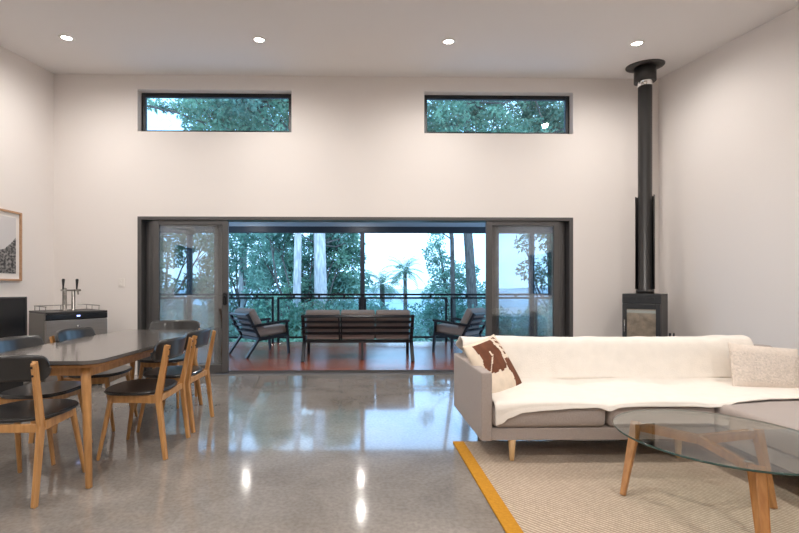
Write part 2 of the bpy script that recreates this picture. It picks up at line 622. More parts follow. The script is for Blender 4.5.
structure(wall_with_holes('x', YB, YO, XL - .2, XR + .2, 0, ZT, [(DX0, DX1, 0, DZ), (*W1, WZ0, WZ1), (*W2, WZ0, WZ1)]).build('wall_back', M['wall']),
          'tall off-white wall holding the wide glass doors and two high windows', 'wall')
LW = (0.9, 2.2, 0.96, 2.11)
RW = (1.3, 2.6, 0.99, 1.92)
structure(wall_with_holes('y', XL, XL - .2, YF, YB, 0, ZT, [LW]).build('wall_left', M['wall']), 'off-white side wall beside the dining table', 'wall')
structure(wall_with_holes('y', XR, XR + .2, YF, YB, 0, ZT, [RW]).build('wall_right', M['wall']), 'off-white side wall beside the wood heater', 'wall')
b = MB(); b.box((XL - .2, YF - .2, 0), (XR + .2, YF, 3.2))
structure(b.build('wall_front', M['wall']), 'off-white wall facing the glass doors', 'wall')


def window(name, axis, a0, a1, z0, z1, c, label, gl):
    """fixed window: frame bars and one pane, in the plane at c"""
    r = empty(name, ((a0 + a1) / 2, c, z0) if axis == 'x' else (c, (a0 + a1) / 2, z0))
    structure(r, label, 'window')
    w, h = (a1 - a0) / 2, z1 - z0
    fw, fd = .055, .05
    f, g = MB(), MB()
    for lo, hi in (((-w, 0), (-w + fw, h)), ((w - fw, 0), (w, h)), ((-w + fw, 0), (w - fw, fw)), ((-w + fw, h - fw), (w - fw, h))):
        if axis == 'x':
            f.box((lo[0], 0, lo[1]), (hi[0], fd, hi[1]), .003, 1)
        else:
            f.box((0, lo[0], lo[1]), (fd, hi[0], hi[1]), .003, 1)
    if axis == 'x':
        g.box((-w + fw, .02, fw), (w - fw, .026, h - fw))
    else:
        g.box((.02, -w + fw, fw), (.026, w - fw, h - fw))
    f.build('window_frame', M['alu_black'], r)
    g.build('glass_pane', gl, r)
    return r


window('window_1', 'x', *W1, WZ0, WZ1, YB + .105, 'high fixed window above the door leaf with the lock', M['clear'])
window('window_2', 'x', *W2, WZ0, WZ1, YB + .105, 'high fixed window on the wood heater side of the wall', M['clear'])
window('window_3', 'y', LW[0], LW[1], LW[2], LW[3], XL - .16, 'side window in the wall beside the dining table', M['clear'])
window('window_4', 'y', RW[0], RW[1], RW[2], RW[3], XR + .11, 'side window in the wall beside the wood heater', M['clear'])

# door surround
b = MB()
fw = .05
b.box((DX0, YB - .005, 0), (DX0 + fw, YO + .03, DZ), .003, 1)
b.box((DX1 - fw, YB - .005, 0), (DX1, YO + .03, DZ), .003, 1)
b.box((DX0 + fw, YB - .005, DZ - .045), (DX1 - fw, YO + .03, DZ), .003, 1)
b.box((DX0 + fw, YB + .02, 0.0), (DX1 - fw, YO + .03, .018), .003, 1)
for k in range(3):
    b.box((DX0 + fw, YB + .028 + .055 * k, .018), (DX1 - fw, YB + .034 + .055 * k, .026))
structure(b.build('trim_1', M['alu']), 'dark bronze door surround with head, jambs and sill track', 'door frame')


def door_panel(name, x0, x1, y, label, lock=None):
    r = empty(name, ((x0 + x1) / 2, y, 0.022))
    structure(r, label, 'sliding door')
    w, h, st, d = (x1 - x0) / 2, DZ - .045 - .022 - .004, .082, .042
    f = MB()
    f.box((-w, 0, 0), (-w + st, d, h), .004, 1)
    f.box((w - st, 0, 0), (w, d, h), .004, 1)
    f.box((-w + st, 0.002, h - .06), (w - st, d - .002, h), .003, 1)
    f.box((-w + st, 0.002, 0), (w - st, d - .002, .105), .003, 1)
    f.build('door_frame', M['alu'], r)
    g = MB(); g.box((-w + st, .018, .105), (w - st, .024, h - .06))
    g.build('glass_pane', M['glass'], r)
    if lock:
        cx = (w - st / 2) * lock
        k = MB()
        k.prism(rrect(.030, .085, .028, 6), 0, .012, .003, Matrix.Translation((cx, 0, .985)) @ Matrix.Rotation(PI / 2, 4, 'X'))
        hd = k.build('lock_plate', M['black_plastic'], r)
        k = MB()
        k.lathe([(0, 0), (.020, 0), (.020, .018), (.016, .024), (0, .024)], 20, Matrix.Translation((cx, -.012, 1.02)) @ Matrix.Rotation(PI / 2, 4, 'X'))
        k.bar((cx, -.03, 1.0), (cx, -.03, .92), .012, .010, .003)
        k.build('thumb_turn', M['black_plastic'], hd)
    return r


TY = [YB + .010, YB + .063, YB + .116]
door_panel('door_1', -2.775, -1.775, TY[0], 'inner sliding glass door leaf with round lock, nearest the dining table', 1)
door_panel('door_2', -2.845, -1.845, TY[1], 'middle sliding glass door leaf stacked behind the lock leaf', None)
door_panel('door_3', -2.915, -1.915, TY[2], 'outermost sliding glass door leaf stacked on the dining side', None)
door_panel('door_4', 1.690, 2.690, TY[0], 'inner sliding glass door leaf rising behind the sofa', None)
door_panel('door_5', 1.755, 2.755, TY[1], 'middle sliding glass door leaf stacked on the sofa side', None)
door_panel('door_6', 1.815, 2.815, TY[2], 'outermost sliding glass door leaf stacked on the sofa side', None)

# ------------------------------------------------------------------ deck
DK0, DK1, DKY = -5.45, 5.5, 9.36
b = MB()
y = YO + .04
while y < DKY - .01:
    b.box((DK0, y, -.045), (DK1, min(y + .086, DKY), -.005), .003, 1)
    y += .09
b.box((DK0, YO + .04, -.3), (DK1, DKY, -.05))
structure(b.build('floor_deck', M['deck']), 'red-brown timber deck boards outside the glass doors', 'deck')

b = MB(); b.box((DK0 - .2, YO, 2.64), (DK1 + .2, DKY + .25, 2.74))
structure(b.build('ceiling_deck', M['soffit']), 'pale grey soffit over the timber deck', 'soffit')
b = MB()
b.box((DK0 - .2, 9.26, 2.30), (DK1 + .2, 9.36, 2.43), .004, 1)
structure(b.build('beam_deck', M['beam']), 'dark beam along the outer edge of the deck roof', 'beam')
b = MB()
b.box((DK0 - .2, 9.27, 2.43), (DK1 + .2, 9.35, 2.64), .003, 1)
structure(b.build('trim_2', M['soffit']), 'pale grey fascia between the dark beam and the soffit', 'fascia')

POSTS = [(-3.60, 'dark deck post seen through the glass of the locking door'), (0.03, 'slim dark deck post behind the middle of the outdoor sofa'),
         (3.63, 'dark deck post seen through the glass behind the sofa')]
for x, lab in POSTS:
    b = MB()
    b.box((x - .048, 9.26, -.005), (x + .048, 9.355, 2.30), .004, 1)
    b.box((x - .08, 9.24, -.005), (x + .08, 9.358, .012))
    tag(b.build('deck_post', M['beam']), lab, 'post')

# balustrade: top rail and glazed black frames
b = MB(); b.box((DK0, 9.17, .980), (DK1, 9.225, 1.022), .004, 1)
tag(b.build('balustrade_rail', M['alu_black']), 'long black handrail along the outer edge of the deck', 'handrail')
edges = [-5.40, -3.60, -1.78, 0.03, 1.84, 3.63, 5.45]
BL = ['black framed glass balustrade panel beyond the stacked doors on the dining side',
      'black framed glass balustrade panel behind the deck armchair near the locking door',
      'black framed glass balustrade panel behind the single-seat end of the outdoor sofa',
      'black framed glass balustrade panel between the slim post and the shed roof view',
      'black framed glass balustrade panel behind the deck armchair by the sofa',
      'black framed glass balustrade panel beyond the stacked doors on the heater side']
for (x0, x1), lab in zip(zip(edges, edges[1:]), BL):
    r = empty('glass_balustrade', ((x0 + x1) / 2, 9.2, 0))
    tag(r, lab, 'balustrade')
    w = (x1 - x0) / 2 - .035
    f = MB()
    for lo, hi in (((-w, .0), (-w + .045, .95)), ((w - .045, .0), (w, .95)), ((-w + .045, .91), (w - .045, .95)), ((-w + .045, .09), (w - .045, .13))):
        f.box((lo[0], -.016, lo[1] - .005 if lo[1] == 0 else lo[1]), (hi[0], .016, hi[1]), .003, 1)
    f.build('panel_frame', M['alu_black'], r)
    for k in (-.6, 0, .6):
        s = MB(); s.box((k * w - .02, -.012, .95), (k * w + .02, .012, .980)); s.build('rail_spacer', M['alu_black'], r)
    g = MB(); g.box((-w + .045, -.004, .13), (w - .045, .004, .91))
    g.build('glass_pane', M['balglass'], r)

# deck downlights (they glint in the concrete floor)
def downlight(loc, tilt, lab, group, energy, size=.05, cone=174, blend=1.0):
    r = empty('downlight', loc)
    r.rotation_euler = (tilt, 0, 0)
    tag(r, lab, 'downlight', group)
    k = MB(); k.lathe([(size * .82, -.001), (size * .86, -.007), (size * 1.2, -.006), (size * 1.25, 0), (size * .82, 0)], 28)
    k.build('trim_ring', M['lamp_ring'], r)
    k = MB(); k.lathe([(0, -.003), (size * .82, -.003), (size * .82, -.0005), (0, -.0005)], 28, smooth=False)
    k.build('lens', M['lamp'], r)
    ld = bpy.data.lights.new('downlight_beam', 'SPOT')
    ld.energy = energy
    ld.color = (1.0, 0.945, 0.89)
    ld.spot_size = math.radians(cone)
    ld.spot_blend = blend
    ld.shadow_soft_size = size * .8
    lo = bpy.data.objects.new('downlight_beam', ld)
    lo.location = (0, 0, -.02)
    lo.parent = r
    COL.objects.link(lo)
    return r


for x, y in ((-2.26, 8.68), (0.0, 8.68), (0.0, 7.42)):
    downlight((x, y, 2.64), 0, 'small round downlight set in the deck soffit', 'deck soffit downlights', 34, .032)

tilt = math.atan(RAKE)
NAMES4 = ['ceiling downlight above the beer fridge corner', 'ceiling downlight before the high window on the dining side',
          'ceiling downlight before the high window on the heater side', 'ceiling downlight beside the flue ceiling plate']
EN = 99
for x, lab in zip((-3.18, -1.11, .96, 3.05), NAMES4):
    downlight((x, 4.81, ceil_z(4.81)), tilt, lab, 'living room ceiling downlights', EN, .06)
for y in (2.6, 0.4, -1.8):
    for x in (-3.18, -1.11, .96, 3.05):
        downlight((x, y, ceil_z(y)), tilt, 'ceiling downlight over the middle of the room, above the view', 'living room downlights out of view', EN)

# deck ceiling fan
r = empty('ceiling_fan', (-3.2, 8.25, 2.64))
tag(r, 'black three-bladed ceiling fan hanging from the deck soffit', 'ceiling fan')
k = MB(); k.lathe([(0, 0), (.06, 0), (.05, -.05), (.014, -.06), (.014, -.37), (0, -.37)], 20); k.build('down_rod', M['alu_black'], r)
k = MB(); k.lathe([(0, -.36), (.07, -.37), (.11, -.41), (.10, -.48), (.05, -.51), (0, -.515)], 24); k.build('motor_hub', M['alu_black'], r)
for a in (0.25, 0.25 + 2 * PI / 3, 0.25 + 4 * PI / 3):
    k = MB()
    k.prism([(.08, -.03), (.2, -.06), (.58, -.055), (.62, -.02), (.62, .02), (.2, .06), (.08, .03)], -.44, -.428, .003)
    k.xf(Matrix.Rotation(a, 4, 'Z'))
    k.build('blade', M['alu_black'], r)


# ------------------------------------------------------------------ outdoor seating
def cushion_mb(k, lo, hi, bev=.035, mtx=None, puff=.0):
    return k.box(lo, hi, bev, 4, mtx)


def outdoor_seat(name, width, seats, label, cat):
    """dark metal lounge frame with taupe cushions, facing +Y"""
    r = empty(name)
    tag(r, label, cat)
    w = width / 2
    # slanted back direction
    foot, hip, top = Vector((0, -.44, 0)), Vector((0, -.20, .315)), Vector((0, -.43, .73))
    for s in (-1, 1):
        X = s * w
        k = MB(); k.bar((X, foot.y, 0), (X, hip.y, hip.z), .035, .055, .004, up=(1, 0, 0)); k.build('leg', M['alu_black'], r)
        k = MB(); k.bar((X, .38, 0), (X, .33, .56), .035, .05, .004, up=(1, 0, 0)); k.build('leg', M['alu_black'], r)
        k = MB(); k.bar((X, hip.y, hip.z), (X, top.y, top.z), .035, .05, .004, up=(1, 0, 0)); k.build('back_post', M['alu_black'], r)
        k = MB(); k.bar((X, -.36, .515), (X, .37, .575), .055, .028, .006, up=(0, 0, 1)); k.build('armrest', M['alu_black'], r)
        k = MB(); k.bar((X, hip.y - .02, .29), (X, .36, .345), .03, .05, .004, up=(0, 0, 1)); k.build('side_rail', M['alu_black'], r)
    k = MB(); k.bar((-w, .35, .335), (w, .35, .335), .03, .05, .004); k.build('front_rail', M['alu_black'], r)
    k = MB(); k.bar((-w, hip.y, .295), (w, hip.y, .295), .03, .05, .004); k.build('rear_rail', M['alu_black'], r)
    for f in (.32, .55, .78, 1.0):
        p = hip.lerp(top, f)
        k = MB(); k.bar((-w, p.y, p.z - .02), (w, p.y, p.z - .02), .046, .018, .004, up=(0, -.42, .78)); k.build('back_slat', M['alu_black'], r)
    sw = (width - .05) / seats
    ang = math.atan2(.23, .415)
    for i in range(seats):
        x0 = -w + .025 + sw * i + .006
        x1 = x0 + sw - .012
        k = MB(); cushion_mb(k, (x0, -.22, .0), (x1, .37, .145), .04)
        k.xf(Matrix.Translation((0, 0, .335)) @ Matrix.Rotation(math.radians(4), 4, 'X'))
        k.build('seat_cushion', M['outdoor'], r)
        k = MB(); cushion_mb(k, (x0, 0, 0), (x1, .13, .425), .045)
        k.xf(Matrix.Translation((0, hip.y + .0, hip.z + .055)) @ Matrix.Rotation(ang, 4, 'X') @ Matrix.Translation((0, .028, 0)))
        k.build('back_cushion', M['outdoor'], r)
    if seats > 1:
        X = -w + .025 + sw + .0
        for dx in (-.018, .018):
            k = MB(); k.bar((X + dx, hip.y - .012, hip.z), (X + dx, top.y - .012, top.z - .02), .012, .02, .002, up=(1, 0, 0)); k.build('back_strut', M['alu_black'], r)
        k = MB(); k.bar((.07, hip.y - .06, 0), (.07, hip.y, .29), .03, .04, .003, up=(1, 0, 0)); k.build('leg', M['alu_black'], r)
    return r


s = outdoor_seat('outdoor_sofa', 1.72, 3, 'dark-framed outdoor sofa with taupe cushions seen from behind on the deck', 'outdoor sofa')
s.location = (-0.05, 7.30, -.005)
a1 = outdoor_seat('deck_armchair', .62, 1, 'dark-framed deck armchair with taupe cushions nearest the door with the lock', 'armchair')
a1.location = (-1.76, 7.75, -.005)
a1.rotation_euler = (0, 0, -math.radians(47))
a2 = copy_tree(a1)
a2.location = (1.78, 7.80, -.005)
a2.rotation_euler = (0, 0, math.radians(47))
a2['label'] = 'dark-framed deck armchair with taupe cushions behind the patchwork cushion'
for o in (a1, a2):
    o['group'] = 'armchairs on the deck'


# ------------------------------------------------------------------ dining table and chairs
TX, TYC = -1.935, 3.50
r = empty('dining_table', (TX, TYC, 0))
tag(r, 'long dark-topped dining table with rounded corners and oak legs', 'dining table')
k = MB(); k.prism(rrect(.395, .925, .09, 8, .03), .722, .745, .004); k.build('table_top', M['table_top'], r)
k = MB(); k.prism(rrect(.375, .905, .08, 8, .03), .700, .722, .006)
k.build('top_edging', M['oak_dark'], r)
k = MB()
for lo, hi in (((-.30, -.80), (.30, -.775)), ((-.30, .775), (.30, .80)), ((-.30, -.775), (-.275, .775)), ((.275, -.775), (.30, .775))):
    k.box((lo[0], lo[1], .635), (hi[0], hi[1], .70), .003, 1)
k.build('apron', M['oak'], r)
for sx in (-1, 1):
    for sy in (-1, 1):
        k = MB(); k.tube([(sx * .345, sy * .90, 0), (sx * .345, sy * .90, .004), (sx * .285, sy * .83, .62), (sx * .277, sy * .82, .70)], [.014, .018, .027, .028], 16)
        k.build('leg', M['oak'], r)


def dining_chair():
    r = empty('dining_chair')
    tag(r, 'x', 'dining chair', 'dining chairs around the table')
    k = MB(); k.prism(superellipse(.235, .220, 2.6), .440, .463, .008, Matrix.Translation((0, .02, 0)), seg=3)
    k.build('seat', M['black_ply'], r)
    # curved plywood backrest wrapped forward at its ends
    def back(u, v, off):
        a = math.sin((u - .5) * PI)                      # closer rows towards the rounded ends
        hw = .268
        x = a * hw * (1 - .05 * (1 - v))
        yy = -.258 - .03 * (v - .5) + .085 * a * a
        ed = max(0, abs(a) - .80) / .20
        half = .069 * math.sqrt(max(0.0, 1 - ed ** 2.6)) + .004
        z = .735 + (v - .5) * 2 * half + .008 * (1 - a * a)
        n = Vector((-.17 * a / hw * .5, 1, 0)).normalized()
        return Vector((x, yy, z)) + n * off
    k = MB()
    t = bmesh.new()
    nu, nv = 44, 6
    A = [[t.verts.new(back(i / nu, j / nv, 0)) for j in range(nv + 1)] for i in range(nu + 1)]
    B = [[t.verts.new(back(i / nu, j / nv, .013)) for j in range(nv + 1)] for i in range(nu + 1)]
    def q(*v):
        f = t.faces.new(v); f.smooth = True
    for i in range(nu):
        for j in range(nv):
            q(A[i][j], A[i + 1][j], A[i + 1][j + 1], A[i][j + 1])
            q(B[i][j], B[i + 1][j], B[i + 1][j + 1], B[i][j + 1])
    for i in range(nu):
        for j in (0, nv):
            t.faces.new((A[i][j], A[i + 1][j], B[i + 1][j], B[i][j]))
    for j in range(nv):
        for i in (0, nu):
            t.faces.new((A[i][j], A[i][j + 1], B[i][j + 1], B[i][j]))
    k._take(t)
    k.build('backrest', M['black_ply'], r)
    for s in (-1, 1):
        k = MB()
        # rear leg runs on up into the post that carries the backrest
        p = [(s * .214, -.228, 0), (s * .214, -.180, .42), (s * .226, -.248, .775)]
        k.bar(p[0], p[1], .025, .023, .004, up=(1, 0, 0), w1=.034, h1=.025)
        k.bar((p[1][0], p[1][1], p[1][2] - .012), p[2], .034, .025, .005, up=(1, 0, 0), w1=.025, h1=.023)
        lg = k.build('leg', M['oak'], r)
        k = MB()
        for f in (.80, .93):
            c = Vector(p[1]).lerp(Vector(p[2]), f)
            k.lathe([(0, 0), (.0065, 0), (.0065, .004), (0, .004)], 12, Matrix.Translation((c.x, c.y - .0165, c.z)) @ Matrix.Rotation(PI / 2, 4, 'X'))
        k.build('screw', M['screw'], lg)
        k = MB(); k.tube([(s * .205, .225, 0), (s * .203, .222, .004), (s * .172, .155, .395), (s * .17, .15, .432)], [.010, .012, .018, .018], 14)
        k.build('leg', M['oak'], r)
        k = MB(); k.bar((s * .200, -.18, .408), (s * .172, .155, .408), .022, .045, .003); k.build('seat_rail', M['oak'], r)
    k = MB(); k.bar((-.17, .155, .408), (.17, .155, .408), .022, .045, .003); k.build('seat_rail', M['oak'], r)
    k = MB(); k.bar((-.20, -.18, .408), (.20, -.18, .408), .022, .045, .003); k.build('seat_rail', M['oak'], r)
    return r


chair0 = dining_chair()
CH = [  # x, y, facing angle, label
    (-1.955, 2.60, 0, 'black and oak dining chair with its back to the viewer at the table end'),
    (-1.565, 3.22, PI / 2 + .03, 'side-on black and oak dining chair on the open floor side, nearer the viewer'),
    (-1.575, 3.78, PI / 2 - .02, 'side-on black and oak dining chair on the open floor side, nearer the glass doors'),
    (-2.25, 3.14, -PI / 2, 'black dining chair on the wall side in front of the black cabinet'),
    (-2.24, 3.80, -PI / 2 + .05, 'black dining chair on the wall side in front of the beer fridge'),
    (-1.97, 4.50, PI, 'black dining chair at the table end backing onto the locking glass door'),
]
for i, (x, y, a, lab) in enumerate(CH):
    c = chair0 if i == 0 else copy_tree(chair0)
    c.location = (x, y, 0)
    c.rotation_euler = (0, 0, a)
    c['label'] = lab

# ------------------------------------------------------------------ corner of the dining side
r = empty('beer_fridge', (-3.26, 5.11, 0), math.radians(50))
tag(r, 'steel-fronted beer fridge with a twin tap tower on top', 'beer fridge')
k = MB(); k.box((-.31, .02, .05), (.31, .60, .865), .006, 2); k.build('body', M['fridge_side'], r)
k = MB(); k.box((-.308, -.03, .07), (.308, .018, .795), .006, 2); d = k.build('door', M['steel'], r)
k = MB(); k.lathe([(0, 0), (.016, 0), (.016, .006), (0, .006)], 18, Matrix.Translation((0, -.03, .72)) @ Matrix.Rotation(PI / 2, 4, 'X')); k.build('door_badge', M['chrome'], d)
k = MB(); k.box((-.31, -.03, .80), (.31, .018, .865), .005, 2); pn = k.build('control_panel', M['black_gloss'], r)
k = MB(); k.box((-.012, -.033, .832), (.022, -.030, .848)); tag(k.build('display', M['led'], pn), 'small lit blue display')
k = MB(); k.box((-.31, -.03, .866), (.31, .60, .890), .005, 2); k.build('worktop', M['black_plastic'], r)
k = MB()
gz = .945
path = [(-.27, .10, gz), (-.27, .54, gz), (-.255, .56, gz), (.255, .56, gz), (.27, .54, gz), (.27, .10, gz)]
k.tube(path, .005, 8)
for x, y in ((-.27, .12), (-.27, .34), (-.27, .52), (0, .56), (.27, .52), (.27, .34), (.27, .12)):
    k.tube([(x, y, .888), (x, y, gz)], .004, 8)
k.build('guard_rail', M['steel'], r)
k = MB(); k.lathe([(0, .889), (.06, .889), (.06, .897), (.023, .905), (.023, 1.155), (0, 1.16)], 20, Matrix.Translation((-.035, .30, 0)))
k.lathe([(0, .889), (.05, .889), (.05, .897), (.021, .905), (.021, 1.12), (0, 1.125)], 20, Matrix.Translation((.055, .30, 0)))
k.tube([(-.075, .29, 1.13), (.13, .29, 1.13)], .011, 12)
tw = k.build('tap_tower', M['steel'], r)
for x in (-.065, .075):
    k = MB(); k.tube([(x, .29, 1.13), (x, .22, 1.13), (x, .20, 1.08)], [.013, .012, .008], 10); tp = k.build('tap', M['steel'], r)
    k = MB(); k.tube([(x, .25, 1.14), (x, .245, 1.18), (x, .238, 1.255), (x, .237, 1.265)], [.008, .010, .017, .010], 12); k.build('tap_handle', M['black_plastic'], tp)
for x in (-.26, .26):
    for y in (.05, .54):
        k = MB(); k.lathe([(0, 0), (.022, 0), (.022, .05), (0, .05)], 14, Matrix.Translation((x, y, 0))); k.build('foot', M['black_plastic'], r)

r = empty('tv_bench', (-3.70, 4.17, 0), PI / 4)
tag(r, 'low black bench carrying the television beside the beer fridge', 'tv bench')
k = MB(); k.box((-.42, -.13, .06), (.42, .15, .44), .004, 1); k.build('body', M['black_plastic'], r)
k = MB(); k.box((-.44, -.15, .44), (.44, .17, .465), .004, 1); k.build('top', M['black_plastic'], r)
for sx in (-1, 1):
    k = MB(); k.box((min(sx * .003, sx * .415), -.148, .07), (max(sx * .003, sx * .415), -.13, .43), .003, 1); k.build('door', M['black_plastic'], r)
k = MB(); k.box((-.40, -.11, 0), (.40, .13, .06)); k.build('plinth', M['black_plastic'], r)

r = empty('television', (-3.70, 4.18, .466), PI / 4)
tag(r, 'black television with a thin bezel standing below the framed print', 'television')
k = MB(); k.box((-.46, -.012, .06), (.46, .03, .606), .004, 1); k.build('bezel', M['black_plastic'], r)
k = MB(); k.box((-.445, -.0145, .075), (.445, -.012, .592)); k.build('screen', M['black_gloss'], r)
for sx in (-1, 1):
    k = MB(); k.bar((sx * .28, 0, .07), (sx * .30, -.10, .006), .025, .012, .002); k.bar((sx * .28, 0, .07), (sx * .30, .10, .006), .025, .012, .002); k.build('foot', M['black_plastic'], r)

r = empty('framed_print', (XL, 4.83, 1.24))
tag(r, 'timber-framed monochrome seascape print hanging on the side wall', 'picture')
w, h = .485, .81
k = MB()
for lo, hi in (((-w, 0), (-w + .022, h)), ((w - .022, 0), (w, h)), ((-w + .022, 0), (w - .022, .022)), ((-w + .022, h - .022), (w - .022, h))):
    k.box((.002, lo[0], lo[1]), (.035, hi[0], hi[1]), .002, 1)
k.build('picture_frame', M['art_frame'], r)
k = MB(); k.box((.004, -w + .022, .022), (.014, w - .022, h - .022)); k.build('mount_board', M['mount'], r)
k = MB(); k.box((.0145, -w + .075, .085), (.017, w - .075, h - .075)); k.build('print_sheet', M['print'], r)

r = empty('light_switch', (-3.18, YB, 1.225))
tag(r, 'small white light switch on the wall beside the glass doors', 'light switch')
k = MB(); k.box((-.037, -.009, -.058), (.037, 0, .058), .003, 2); k.build('switch_plate', M['white_plastic'], r)
for z in (-.02, .02):
    k = MB(); k.box((-.010, -.013, z - .011), (.010, -.009, z + .011), .002, 1); k.build('rocker', M['white_plastic'], r)

# ------------------------------------------------------------------ wood heater and flue
HX, HY = 3.55, 5.44
r = empty('wood_heater', (HX, HY, 0), -PI / 4)
tag(r, 'charcoal freestanding wood heater with glass door in the room corner', 'wood heater')
# facing -Y in its own frame
k = MB()
k.box((-.205, -.18, .40), (.205, .20, 1.05), .006, 2)
k.box((-.205, -.20, 1.048), (.205, .20, 1.085), .006, 2)
k.box((-.205, -.20, .97), (.205, -.18, 1.05), .003, 1)
k.build('firebox', M['iron'], r)
k = MB(); k.box((-.17, -.16, .02), (.17, .18, .40), .004, 1); k.box((-.19, -.2, 0), (.19, .2, .03), .004, 1); k.build('pedestal', M['iron'], r)
for x in (-.125, -.03, .065):
    k = MB(); k.box((x, -.2045, 1.01), (x + .075, -.2, 1.018)); k.box((x, -.2045, 1.027), (x + .075, -.2, 1.035)); k.build('air_vent', M['black_plastic'], r)
k = MB()
for lo, hi in (((-.201, .41), (-.155, .965)), ((.155, .41), (.201, .965)), ((-.155, .90), (.155, .965)), ((-.155, .41), (.155, .46))):
    k.box((lo[0], -.212, lo[1]), (hi[0], -.184, hi[1]), .004, 1)
dr = k.build('door', M['iron'], r)
k = MB(); k.box((-.155, -.206, .46), (.155, -.200, .90)); k.build('door_glass', M['clear'], dr)
k = MB(); k.tube([(-.168, -.212, .62), (-.168, -.245, .62), (-.168, -.245, .76), (-.168, -.212, .76)], .007, 10); k.build('door_handle', M['chrome'], dr)
k = MB(); k.box((-.152, -.1985, .462), (.152, -.186, .898)); k.build('firebrick_lining', M['firebrick'], r)
k = MB(); k.box((-.152, -.1995, .85), (.152, -.1987, .885)); k.build('baffle_plate', M['mount'], r)

r = empty('flue_pipe', (HX, HY, 1.086))
tag(r, 'tall black flue pipe rising from the wood heater to the ceiling', 'flue')
zc = ceil_z(HY) - 1.086
k = MB(); k.lathe([(0, 0), (.098, 0), (.098, .05), (.077, .055), (.077, 2.60), (0, 2.60)], 36); k.build('pipe', M['flue'], r)
k = MB(); k.lathe([(.0775, 2.585), (.079, 2.585), (.079, 2.74), (.0, 2.74)], 36); tag(k.build('bare_steel_section', M['chrome'], r), 'short shiny steel section under the ceiling collar')
k = MB(); k.lathe([(.085, 2.645), (.122, 2.645), (.122, zc - .02), (.085, zc - .02)], 36); k.build('ceiling_collar', M['flue'], r)
k = MB(); k.lathe([(.09, -.022), (.205, -.022), (.212, -.014), (.212, .0), (.09, .0)], 48, Matrix.Translation((0, 0, zc)) @ Matrix.Rotation(tilt, 4, 'X')); k.build('ceiling_plate', M['flue'], r)
k = MB()
def shield(u, v):
    a = -PI * .10 + u * PI * 1.2
    R = .106
    p = Vector((R * math.cos(a), R * math.sin(a), .055 + v * 1.165))
    return Matrix.Rotation(-PI / 4, 4, 'Z') @ p
k.grid(shield, 24, 1)
hs = k.build('heat_shield', M['flue'], r)
sm = hs.modifiers.new('thick', 'SOLIDIFY'); sm.thickness = .004

r = empty('fireside_tools', (3.475, 4.86, 0))
tag(r, 'black fireside poker stand peeping over the sofa beside the heater', 'fireside tools')
k = MB(); k.lathe([(0, 0), (.10, 0), (.10, .012), (.012, .02), (.012, .44), (0, .44)], 24); k.build('stand', M['iron'], r)
for x in (-.022, .022):
    k = MB(); k.tube([(x, 0, .03), (x, 0, .57), (x, 0, .645), (x, 0, .655)], [.006, .006, .012, .009], 10); k.build('poker', M['iron'], r)
k = MB(); k.tube([(-.05, 0, .43), (.05, 0, .43)], .006, 8); k.build('hook_bar', M['iron'], r)

# ------------------------------------------------------------------ rug
RX0, RX1, RY0, RY1 = .69, 3.85, .6, 3.30
r = empty('area_rug', ((RX0 + RX1) / 2, (RY0 + RY1) / 2, 0))
tag(r, 'woven natural jute rug with mustard binding under the sofa', 'rug')
w, h = (RX1 - RX0) / 2, (RY1 - RY0) / 2
k = MB(); k.box((-w + .08, -h, .001), (w - .08, h, .011), .003, 1); k.build('woven_field', M['rug'], r)
for s in (-1, 1):
    x = sorted((s * w, s * (w - .082)))
    k = MB(); k.box((x[0], -h, .001), (x[1], h, .0125), .004, 2); tag(k.build('binding_strip', M['rug_border'], r), 'mustard yellow binding strip')

# ------------------------------------------------------------------ corner sofa
SX0, SX1, SYF, SYB = .795, 3.46, 2.90, 3.76
CX, CYF = 2.37, 2.02               # chaise
r = empty('corner_sofa', (2.0, 3.3, .0))
O = Vector((2.0, 3.3, 0))
tag(r, 'taupe fabric corner sofa with a chaise and round oak legs', 'sofa')
def sofa_part(k, name, m):
    k.xf(Matrix.Translation(-O))
    return k.build(name, m, r)
k = MB()
k.box((SX0 + .02, SYF + .005, .154), (SX1 - .02, SYB - .01, .236), .008, 2)
k.box((CX, CYF, .154), (SX1, SYF + .02, .236), .008, 2)
sofa_part(k, 'base_frame', M['sofa'])
k = MB(); k.box((SX0, SYF - .005, .152), (SX0 + .074, SYB, .607), .012, 3); sofa_part(k, 'armrest', M['sofa'])
k = MB(); k.box((SX1 - .074, SYF - .005, .152), (SX1, SYB, .607), .014, 3); sofa_part(k, 'armrest', M['sofa'])
k = MB(); k.box((SX0 + .07, SYB - .14, .20), (SX1 - .07, SYB, .635), .025, 3); sofa_part(k, 'backrest', M['sofa'])


def puffy(lo, hi, bev, puff):
    """cushion block with a crowned top"""
    k = MB()
    t = bmesh.new()
    bmesh.ops.create_cube(t, size=1.0)
    lo, hi = Vector(lo), Vector(hi)
    for v in t.verts:
        v.co = Vector([(lo[i] + hi[i]) / 2 + v.co[i] * (hi[i] - lo[i]) for i in range(3)])
    bmesh.ops.bevel(t, geom=list(t.edges), offset=bev, segments=4, profile=0.6, affect='EDGES')
    big = [e for e in t.edges if e.calc_length() > bev * 2.2]
    bmesh.ops.subdivide_edges(t, edges=big, cuts=9, use_grid_fill=True)
    c = (lo + hi) / 2
    hs_ = (hi - lo) / 2
    for v in t.verts:
        q = v.co - c
        fx, fy, fz = q.x / hs_.x, q.y / hs_.y, q.z / hs_.z
        if fz > 0:
            v.co.z += puff * fz * (1 - fx ** 2) * (1 - fy ** 2)
        v.co.y += .5 * puff * fy * (1 - fx ** 4) * (1 - fz ** 2) if abs(fy) > .5 else 0
        v.co.x += .4 * puff * fx * (1 - fy ** 4) * (1 - fz ** 2) if abs(fx) > .5 else 0
    for f in t.faces:
        f.smooth = True
    return k._take(t)


